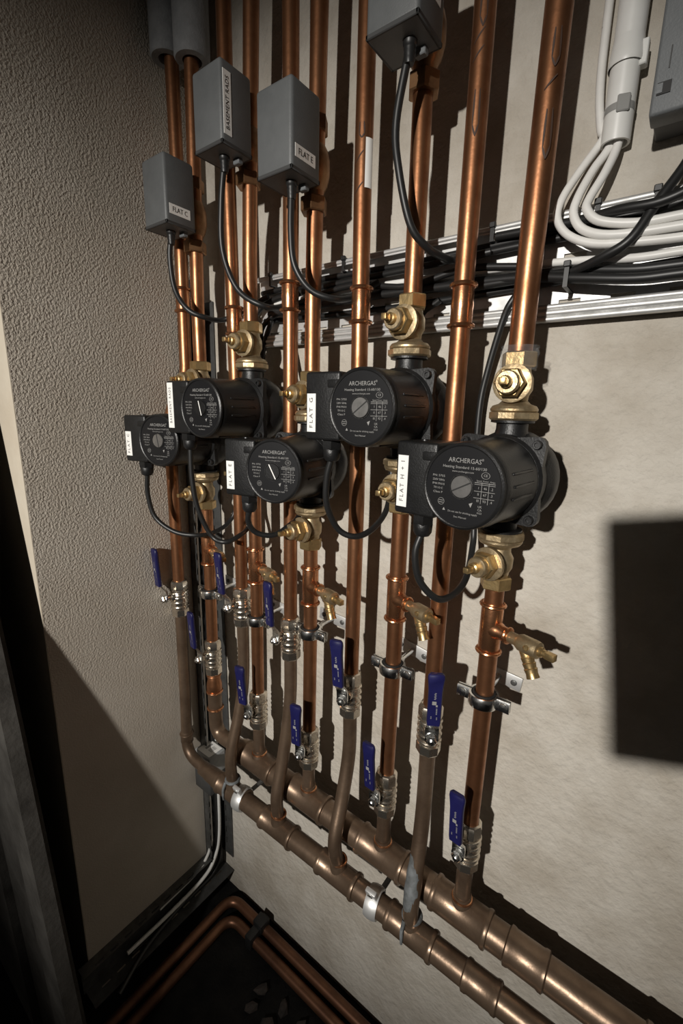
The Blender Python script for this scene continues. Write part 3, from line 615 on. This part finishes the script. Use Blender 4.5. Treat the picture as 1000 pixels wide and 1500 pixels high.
# ------------------------------------------------------------------ zone valves with grey actuator heads
BZ = {'E': .272, 'B': .332, 'C': .267, 'G': .354}
BDX = {'E': .002, 'B': .008, 'C': .009, 'G': .003}
BCAB = {
 'C': [(-0.6818, -0.115, 0.270), (-0.6881, -0.115, 0.2274), (-0.6835, -0.112, 0.183), (-0.6639, -0.104, 0.1532), (-0.6459, -0.085, 0.1427), (-0.6438, -0.050, 0.1443), (-0.6094, -0.032, 0.1589), (-0.5632, -0.024, 0.1764)],
 'B': [(-0.55, -0.115, 0.343), (-0.5594, -0.115, 0.2757), (-0.5629, -0.112, 0.2174), (-0.5443, -0.102, 0.1675), (-0.5109, -0.085, 0.1454), (-0.5060, -0.05, 0.1506), (-0.4923, -0.028, 0.1718)],
 'E': [(-0.4262, -0.115, 0.2722), (-0.4275, -0.115, 0.2163), (-0.4239, -0.112, 0.1781), (-0.4071, -0.1, 0.15), (-0.3836, -0.08, 0.1407), (-0.3800, -0.045, 0.1499), (-0.3498, -0.028, 0.1679)],
 'G': [(-0.2688, -0.115, 0.352), (-0.2827, -0.112, 0.2905), (-0.2792, -0.108, 0.2481), (-0.2684, -0.097, 0.1984), (-0.2557, -0.08, 0.1788), (-0.2463, -0.055, 0.1735), (-0.2401, -0.035, 0.1754), (-0.2022, -0.028, 0.1789)]}
for k in 'GEBC':
    x = PX[k] + BDX[k]; z0 = BZ[k]; h = .092; w = .029
    desc = {'G': 'grey actuator box at the top of the picture above the FLAT G pump', 'E': 'grey actuator box with a small FLAT E label', 'B': 'grey actuator box with an upright BASEMENT RADS label', 'C': 'lowest left grey actuator box with a small FLAT C label'}[k]
    t = thing('zone_valve', (x, Y0, z0), desc, 'zone valve', 'grey actuator boxes on the pipes')
    MB().box((-w, -.076, 0), (w, -.0245, h), None, .0045, 3).build('cover', 'grey', t, 50)
    mb = MB(); mb.box((-w + .003, -.0735, -.0008), (w - .003, -.027, .006)); mb.build('base_plate', 'grey_light', t)
    rim = MB()
    for a, b in (((-w, -.076, -.001), (w, -.0725, .004)), ((-w, -.028, -.001), (w, -.0245, .004))): rim.box(a, b, None, .001, 1)
    for sx in (-1, 1): rim.box((min(sx * w, sx * (w - .0035)), -.076, -.001), (max(sx * w, sx * (w - .0035)), -.0245, .004), None, .001, 1)
    rim.build('cover_rim', 'grey_dark', t)
    gx = BCAB[k][0][0] - x; gy = BCAB[k][0][1] - Y0
    g = MB(); G = T(gx, gy, 0); g.lathe([(.0072, .002), (.0072, -.004), (.0058, -.006), (.0062, -.008), (.0054, -.010), (.0060, -.012), (.0052, -.014), (.0056, -.016), (.0046, -.020)], G, 16); g.build('strain_relief', 'cable', t)
    pts = [Vector((gx, gy, -.004))] + rel(BCAB[k][1:], (x, Y0, z0)); 
    MB().tube(spline(pts, 6), .0042, 10).build('cable', 'cable', t)
    MB().box((.006, -.040, -.0075), (.018, -.032, .001), None, .001, 1).build('manual_lever', 'grey_light', t)
    v = MB(); o = -BDX[k]
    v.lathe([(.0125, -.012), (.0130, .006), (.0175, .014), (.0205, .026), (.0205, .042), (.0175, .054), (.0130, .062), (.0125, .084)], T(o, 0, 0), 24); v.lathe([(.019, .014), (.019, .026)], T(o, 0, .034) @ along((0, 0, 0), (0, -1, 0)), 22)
    v.build('valve_body', 'brass_shade', t)
    for z_ in (-.018, .073): MB().hexn(.0182, z_, z_ + .018, T(o, 0, 0)).build('compression_nut', 'brass_shade', t, 30)
    fx = w + .0004
    if k == 'B':
        lb = MB().box((w - .0003, -.0725, .010), (fx, -.0600, .080)).build('label', 'white', t); lb['label'] = 'white tape label reading BASEMENT RADS'
        MB().text('BASEMENT RADS', .0078, (fx + .0002, -.0662, .045), (0, 0, 1), (0, -1, 0), width=.058).build('lettering', 'ink', lb)
    else:
        za = .013 if k != 'G' else .026
        lb = MB().box((w - .0003, -.0700, za), (fx, -.0345, za + .0135)).build('label', 'white', t); lb['label'] = f'white tape label reading {NM[k]}'
        MB().text(NM[k], .0095, (fx + .0002, -.0522, za + .0066), (0, 1, 0), (0, 0, 1), width=.025).build('lettering', 'ink', lb)

# small pipe sticker on the FLAT G return pipe
tag(MB().add([(math.cos(a) * .0113, math.sin(a) * .0113, z) for z in (0, .052) for a in [math.radians(-48 + i * 9) for i in range(7)]], [(i, i + 1, i + 8, i + 7) for i in range(6)]).build('barcode_sticker', 'white', None, loc=(RX['G'] - .005, Y0, .262)), 'narrow white printed sticker on the copper pipe right of the FLAT E box', 'sticker')

# ------------------------------------------------------------------ cable tray on the back wall
TZ0, TZ1 = .102, .207; TX0, TX1 = -.600, 1.60
t = thing('cable_tray', (TX0, -.002, TZ0), 'galvanised perforated cable tray along the cream wall behind the pipes', 'cable tray')
def perforated(x0, x1, rows, pitch, slot, z0, z1, y0, y1):
    """steel strip with real slots: rows = list of (z_low, z_high, phase)"""
    mb = MB(); zs = [z0]
    for a, b, _ in rows: zs += [a, b]
    zs.append(z1)
    for i in range(0, len(zs) - 1, 2): mb.box((x0, y0, zs[i]), (x1, y1, zs[i + 1]))
    for a, b, ph in rows:
        x = x0 + ph; prev = x0
        while x + slot < x1:
            mb.box((prev, y0, a), (x, y1, b)); prev = x + slot; x += pitch
        mb.box((prev, y0, a), (x1, y1, b))
    return mb
W = TZ1 - TZ0; Lx = TX1 - TX0
perforated(0, Lx, [(.0175, .0230, .020), (.040, .045, .045), (.064, .069, .020), (.086, .090, .045)], .050, .022, 0, W, -.0012, 0).build('tray_base', 'galv', t)
for s_, nm in ((0, 'tray_flange'), (1, 'tray_flange')):
    z = 0 if s_ == 0 else W
    mb = MB(); zz = (0, .0012) if s_ == 0 else (-.0012, 0)
    mb2 = perforated(0, Lx, [(.0045, .0085, .028)], .050, .024, 0, .0135, z + zz[0], z + zz[1])
    mb2.v = [(x, -zc, yc) for x, yc, zc in mb2.v]; mb = mb2
    mb.tube([(0, -.0145, z + (.0012 if s_ == 0 else -.0012)), (Lx, -.0145, z + (.0012 if s_ == 0 else -.0012))], .0032, 12)
    zz2 = (.0, .0145) if s_ == 0 else (-.006, 0)
    if s_ == 0:
        for q_, r_ in ((.0075, .0036), (.0135, .0030)): mb.tube([(0, -.0150, z + q_), (Lx, -.0150, z + q_)], r_, 12)
    else: mb.box((0, -.0158, z + zz2[0]), (Lx, -.0145, z + zz2[1]))
    mb.build(nm, 'galv', t)

def cable(name, pts, r, m, lab, group, k=6):
    b = pts[0]; o = MB().tube(rel(spline(pts, k), b), r, 10).build(name, m, None, loc=b); return tag(o, lab, 'cable', group)
BG = 'black cables in the tray'; WG = 'white cables in the tray'
XR = 1.55
cable('black_cable', [(XR, -.028, .125), (.4, -.030, .126), (.15, -.032, .127), (.05, -.033, .128), (-.0204, -.034, .129), (-.0571, -.034, .1296), (-.1056, -.031, .1373), (-.1699, -.024, .1480), (-.2718, -.020, .1520), (-.3985, -.020, .1540), (-.5638, -.020, .1500)], .0052, 'cable', 'thick black cable sagging lowest of the bundle in the cable tray', BG)
cable('black_cable', [(XR, -.020, .137), (.4, -.024, .136), (.15, -.026, .137), (.05, -.026, .138), (-.0215, -.026, .1386), (-.0588, -.026, .1397), (-.1081, -.022, .1472), (-.1723, -.014, .1520), (-.2743, -.010, .1560), (-.4001, -.010, .1580), (-.5331, -.010, .1560)], .0050, 'cable', 'thick black cable lying just above the lowest one in the cable tray', BG)
cable('black_cable', [(XR, -.010, .150), (.2, -.010, .148), (-.12, -.009, .143), (-.3, -.010, .138), (-.45, -.010, .139), (-.585, -.010, .143)], .0042, 'cable', 'black cable against the back of the cable tray behind the sagging bundle', BG)
cable('black_cable', [(XR, -.016, .199), (.2, -.016, .199), (-.1, -.012, .193), (-.3, -.012, .188), (-.45, -.012, .190), (-.590, -.010, .186)], .0042, 'cable', 'black cable running under the upper lip of the cable tray', BG)
cable('black_cable', [(-.05, -.014, .182), (-.15, -.015, .184), (-.3, -.018, .180), (-.45, -.016, .178), (-.56, -.016, .172), (-.60, -.018, .150), (-.607, -.022, .110)], .0042, 'cable', 'black cable that dives out of the left end of the cable tray', BG)
cable('black_cable', [(-.16, -.017, .160), (-.235, -.020, .168), (-.31, -.024, .158), (-.40, -.022, .171), (-.50, -.020, .160), (-.575, -.022, .135), (-.585, -.020, .088)], .0040, 'cable', 'black cable weaving across the middle of the cable tray', BG)
cable('white_cable', [(XR, -.022, .147), (.3, -.024, .148), (.1, -.026, .149), (.035, -.026, .149), (-.0233, -.026, .1498), (-.0605, -.026, .150), (-.1095, -.020, .157), (-.1653, -.016, .1619), (-.255, -.012, .1660), (-.4002, -.010, .1690), (-.5636, -.010, .1670), (-.6500, -.010, .1600), (-.668, -.012, .130), (-.664, -.010, .040), (-.672, -.008, -.06)], .0040, 'wcable', 'white cable running the whole length of the cable tray behind the pipes', WG)
JG = 'white cables looping from the conduit'
cable('white_cable', [(-.1159, -.008, .60), (-.1159, -.008, .3858), (-.1158, -.008, .3645), (-.1154, -.008, .3315), (-.1129, -.010, .3015), (-.1085, -.010, .2771), (-.1056, -.012, .2667), (-.1205, -.02, .241), (-.1323, -.028, .2167), (-.1343, -.032, .1972), (-.1218, -.033, .1792), (-.0968, -.034, .1666), (-.0624, -.034, .1620), (-.026, -.032, .1600), (.03, -.031, .159), (.1, -.030, .158), (.3, -.026, .158), (XR, -.022, .160)], .0040, 'wcable', 'white cable beside the conduit, outermost of the three loops', JG)
cable('white_cable', [(-.0955, -.014, .300), (-.0965, -.014, .262), (-.1087, -.022, .2372), (-.1177, -.03, .2126), (-.1185, -.034, .1958), (-.1066, -.035, .1800), (-.0792, -.036, .1706), (-.0265, -.034, .1690), (.03, -.033, .169), (.1, -.032, .169), (.3, -.026, .169), (XR, -.022, .170)], .0042, 'wcable', 'white cable out of the conduit mouth, middle of the three loops', JG)
cable('white_cable', [(-.0900, -.014, .300), (-.0905, -.016, .2594), (-.0964, -.024, .2335), (-.1062, -.032, .2096), (-.1065, -.037, .1976), (-.0937, -.038, .1849), (-.0631, -.036, .1776), (-.0275, -.034, .1777), (.03, -.033, .178), (.1, -.032, .178), (.3, -.026, .179), (XR, -.022, .180)], .0042, 'wcable', 'white cable out of the conduit mouth, innermost of the three loops', JG)

# conduit
t = thing('conduit', (-.0935, -.0145, .258), 'white plastic conduit with tape marks standing on the wall above the cable tray', 'conduit')
MB().lathe([(.0105, .03), (.0105, 0), (.0125, 0), (.0127, .001), (.0127, 1.0), (.0105, 1.0)], None, 26, False).build('tube', 'conduit', t)
MB().lathe([(.0145, .062), (.0150, .064), (.0150, .066), (.0128, .084)], None, 26, False).build('sleeve_lip', 'conduit', t)
for z in (.024, .135):
    mb = MB(); mb.lathe([(.0129, z), (.0131, z + .001), (.0131, z + .005), (.0129, z + .006)], None, 26, False)
    mb.box((-.005, -.0142, z - .003), (.006, -.0125, z + .011), Matrix.Rotation(.3, 4, 'Z'), .001, 1); mb.build('tape_band', 'tape', t)
MB().box((.0110, -.006, .058), (.0175, .004, .078), None, .001, 1).build('clip', 'conduit', t)

# junction box top right
t = thing('junction_box', (.036, 0, .256), 'grey plastic junction box with stepped corners at the top right', 'junction box')
MB().box((-.098, -.046, 0), (.11, -.001, .30), None, .002, 2).build('enclosure', 'grey_dark', t, 50)
MB().box((-.100, -.054, -.002), (.112, -.030, .302), None, .0025, 2).build('lid', 'grey_light', t, 50)
for z in (.012, .108, .27):
    MB().box((-.0965, -.0550, z), (-.0865, -.0535, z + .009), None).build('corner_slot', 'ink', t)
    MB().box((-.0965, -.0556, z + .001), (-.0925, -.0540, z + .008), None).build('corner_latch', 'grey_light', t)
for z0, z1 in ((.030, .046), (.085, .103)): MB().box((-.0905, -.0548, z0), (-.0895, -.0538, z1)).build('groove', 'grey_dark', t)
MB().box((-.066, -.0550, .107), (.05, -.0538, .135), None).build('label', 'white', t)
for i, gx in enumerate((-.062, -.030)):
    MB().lathe([(.0110, .002), (.0110, -.008), (.0090, -.010), (.0088, -.016), (.0060, -.018)], T(gx, -.026, 0), 14).build('cable_gland', 'cable', t)
JB = 'black cables from the junction box'
cable('black_cable', [(-.026, -.026, .248), (-.031, -.028, .224), (-.0487, -.036, .1920), (-.0646, -.042, .1629), (-.0851, -.040, .1521), (-.1121, -.030, .1459), (-.1421, -.024, .1469), (-.22, -.022, .146)], .0046, 'cable', 'black cable from the left gland of the junction box, over the white cables', JB)
cable('black_cable', [(.006, -.026, .248), (.0, -.030, .224), (-.018, -.040, .1999), (-.045, -.042, .1895), (-.078, -.038, .1910), (-.1205, -.026, .1929), (-.20, -.020, .196)], .0046, 'cable', 'black cable from the right gland of the junction box bending under the tray lip', JB)
# cable ties
def tie(x, y0, y1, z0, z1, lab):
    b = Vector((x, (y0 + y1) / 2, (z0 + z1) / 2)); mb = MB(); w = .0022
    mb.box((-w, y0 - b.y, z1 - b.z), (w, y1 - b.y, z1 - b.z + .0016)); mb.box((-w, y0 - b.y, z0 - b.z - .0016), (w, y1 - b.y, z0 - b.z)); mb.box((-w, y0 - b.y - .0014, z0 - b.z - .0016), (w, y0 - b.y, z1 - b.z + .0016))
    o = thing('cable_tie', b, lab, 'cable tie', 'black cable ties on the tray'); mb.build('strap', 'cable', o)
    MB().box((-.0034, y0 - b.y - .003, z1 - b.z - .003), (.0034, y0 - b.y + .002, z1 - b.z + .003), None, .0008, 1).build('buckle', 'cable', o)
tie(-.118, -.037, -.004, .131, .151, 'black cable tie around the sagging black bundle right of the FLAT H + I pipe')
tie(-.051, -.021, -.003, .193, .2085, 'black cable tie on the upper tray lip below the junction box')
tie(-.205, -.021, -.003, .193, .2085, 'black cable tie on the upper tray lip left of the FLAT H + I pipe')
tie(-.415, -.021, -.003, .193, .2085, 'black cable tie on the upper tray lip between the FLAT E and FLAT G pipes')
tie(-.560, -.021, -.003, .193, .2085, 'black cable tie at the left end of the upper tray lip')
tie(-.100, -.021, -.003, .193, .2085, 'black cable tie on the upper tray lip inside the white cable loops')

# ------------------------------------------------------------------ corner trunking
t = thing('corner_tray', (LW, -.002, -1.10), 'dark steel cable tray rising in the corner and turning along the side wall', 'cable tray')
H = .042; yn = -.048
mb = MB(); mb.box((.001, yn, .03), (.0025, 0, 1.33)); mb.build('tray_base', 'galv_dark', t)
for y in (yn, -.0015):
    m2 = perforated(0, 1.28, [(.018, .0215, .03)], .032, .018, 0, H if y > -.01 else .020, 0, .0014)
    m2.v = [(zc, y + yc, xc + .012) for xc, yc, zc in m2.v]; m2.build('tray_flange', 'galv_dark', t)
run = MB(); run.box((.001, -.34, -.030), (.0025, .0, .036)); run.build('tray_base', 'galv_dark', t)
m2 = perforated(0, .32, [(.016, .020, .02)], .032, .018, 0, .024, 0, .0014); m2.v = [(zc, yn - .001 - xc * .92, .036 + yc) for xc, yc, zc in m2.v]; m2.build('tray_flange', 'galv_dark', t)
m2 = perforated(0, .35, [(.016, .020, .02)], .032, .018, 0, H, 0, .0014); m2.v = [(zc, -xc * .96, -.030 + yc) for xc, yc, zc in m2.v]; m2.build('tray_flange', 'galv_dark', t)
CG = 'white cables in the corner tray'
def ctray(pts, r, m, lab): cable('white_cable' if m == 'wcable' else 'black_cable', [(LW + a, -.002 + b, -1.10 + c) for a, b, c in pts], r, m, lab, CG)
ctray([(.016, -.018, 1.25), (.016, -.018, .5), (.017, -.018, .22), (.018, -.022, .085), (.020, -.040, .030), (.022, -.075, .006), (.022, -.16, -.002), (.020, -.26, -.004)], .0040, 'wcable', 'white cable down the middle of the corner tray')
ctray([(.010, -.038, 1.20), (.010, -.038, .4), (.010, -.038, .12), (.012, -.042, .070), (.012, -.058, .040), (.010, -.085, .022), (.010, -.18, .016)], .0034, 'wcable', 'thin white cable along the near edge of the corner tray')
ctray([(.010, -.010, 1.20), (.010, -.010, .3), (.012, -.014, .06), (.016, -.035, -.008), (.016, -.09, -.020), (.016, -.25, -.022)], .0040, 'cable', 'black cable at the back of the corner tray')
ctray([(.014, -.028, 1.20), (.014, -.028, .3), (.014, -.030, .07), (.016, -.050, .012), (.016, -.10, -.010), (.030, -.22, -.018), (.060, -.30, -.022)], .0050, 'cable', 'thicker black cable inside the corner tray')

t = thing('thermostat_box', (-.738, -.046, -.842), 'small grey box with a white label on top, in the corner above the manifold', 'control box')
MB().box((-.028, -.026, 0), (.026, .018, .095), None, .0025, 2).build('case', 'case', t, 50)
MB().box((-.0285, -.0265, 0), (.0265, .0185, .048), None, .002, 1).build('lower_shade', 'grey_dark', t, 50)  # dark shell painting in the shadow over the lower half of the case
lb = MB().box((-.021, -.021, .0948), (.020, .0145, .0955)).build('label', 'white', t)
mb = MB()
for i in range(9): mb.quad((.006 - .0, -.008 + i * .0018, 0.0957), (1, 0, 0), (0, 1, 0), .012, .0006 + .0005 * (i % 3 == 0))
mb.quad((-.008, 0, 0.0957), (1, 0, 0), (0, 1, 0), .006, .018); mb.build('printed_mark', 'print', lb)

# ------------------------------------------------------------------ floor pipes
for i, (y, z) in enumerate(((-.030, FLOOR + .018), (-.058, FLOOR + .0125))):
    b = (-.70, y, z)
    pts = bend([(-.705 + .028 * i, -.75, z), (-.705 + .028 * i, y, z), (1.6, y, z)], .035, 8)
    o = MB().tube(rel(pts, b), .0108, 18).build('floor_pipe', 'copper_floor', None, loc=b)
    tag(o, 'copper pipe on the floor tight against the cream wall' if i == 0 else 'copper pipe on the floor, the one further out from the cream wall', 'pipe', 'copper pipes on the floor')
t = thing('pipe_clip', (-.600, -.040, FLOOR), 'black plastic pipe clip holding the two floor pipes', 'clip')
MB().box((-.010, -.034, 0), (.010, .026, .034), None, .003, 2).build('clip_body', 'cable', t)
MB().box((-.014, -.006, .020), (.014, .020, .042), None, .003, 2).build('clip_latch', 'cable', t)

# loose rubble on the floor
for i in range(9):
    x = -.515 + .046 * (i // 2) + random.uniform(-.006, .006); y = -.102 - .040 * (i % 2) + random.uniform(-.006, .006); s_ = random.uniform(.011, .0165)
    bm = bmesh.new(); bmesh.ops.create_icosphere(bm, subdivisions=1, radius=1)
    for v in bm.verts: v.co = Vector((v.co.x * s_ * 1.4, v.co.y * s_, max(v.co.z, -.6) * s_ * .7)) * random.uniform(.6, 1.15)
    zmin = min(v.co.z for v in bm.verts); me = bpy.data.meshes.new('rubble_stone'); bm.to_mesh(me); bm.free(); me.materials.append(M['rubble'])
    o = bpy.data.objects.new('rubble_stone', me); COL.objects.link(o); o.location = (x, y, FLOOR - zmin + .0005); o.rotation_euler = (0, 0, random.uniform(0, 3))
    tag(o, 'dark brown lump of rubble on the dark floor beside the floor pipes', 'rubble', 'rubble on the floor')

# ------------------------------------------------------------------ leaning dark boards at lower left
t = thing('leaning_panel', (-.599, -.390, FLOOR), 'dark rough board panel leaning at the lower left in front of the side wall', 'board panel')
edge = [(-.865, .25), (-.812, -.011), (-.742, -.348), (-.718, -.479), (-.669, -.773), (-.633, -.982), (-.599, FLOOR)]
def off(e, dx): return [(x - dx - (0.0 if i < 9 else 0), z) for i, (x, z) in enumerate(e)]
MB().add([(x + .599 - dx, yy, z - FLOOR) for x, z in edge for dx in (.004, .80) for yy in (-.006, .006)], [f_ for i in range(len(edge) - 1) for f_ in ((4 * i, 4 * i + 2, 4 * i + 6, 4 * i + 4), (4 * i + 1, 4 * i + 5, 4 * i + 7, 4 * i + 3), (4 * i, 4 * i + 4, 4 * i + 5, 4 * i + 1), (4 * i + 2, 4 * i + 3, 4 * i + 7, 4 * i + 6))] + [(0, 1, 3, 2), (24, 26, 27, 25)]).build('light_stop_board', 'board', t, 20)  # added behind the planks to stop light leaking through the gaps
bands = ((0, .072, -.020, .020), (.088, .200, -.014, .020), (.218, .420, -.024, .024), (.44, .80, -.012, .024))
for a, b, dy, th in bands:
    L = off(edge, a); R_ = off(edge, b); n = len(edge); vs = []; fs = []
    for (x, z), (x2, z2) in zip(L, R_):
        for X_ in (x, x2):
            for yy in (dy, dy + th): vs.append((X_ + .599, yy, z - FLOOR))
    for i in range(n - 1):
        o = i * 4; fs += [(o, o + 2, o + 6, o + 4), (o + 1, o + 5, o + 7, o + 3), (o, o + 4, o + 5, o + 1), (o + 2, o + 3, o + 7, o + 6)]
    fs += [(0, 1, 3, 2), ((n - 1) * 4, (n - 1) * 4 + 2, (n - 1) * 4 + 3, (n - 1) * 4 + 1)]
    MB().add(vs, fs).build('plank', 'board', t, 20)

# ------------------------------------------------------------------ the phone that takes the picture (out of frame; its shadow falls on the wall)
ph = thing('smartphone', CAMP, 'dark smartphone in a wide case held up in front of the pipes', 'phone')
Mp = Mc.to_3x3().to_4x4()
ph.rotation_euler = Mc.to_euler()
MB().box((-.070, -.154, .0045), (.022, .050, .0125), None, .0035, 3).build('body', 'black_metal', ph)
mb = MB().box((-.064, -.148, .0125), (.016, .044, .0130), None).build('screen', 'face', ph)
for x_, y_ in ((0.0, 0.024), (-.022, .012)): MB().lathe([(.0075, .0045), (.0075, .0020), (.006, .0018)], T(x_, y_, 0), 20).build('lens', 'face', ph)

# ------------------------------------------------------------------ raise everything so that the floor stands at zero
for o in list(S.objects):
    if o.parent is None: o.location.z -= FLOOR
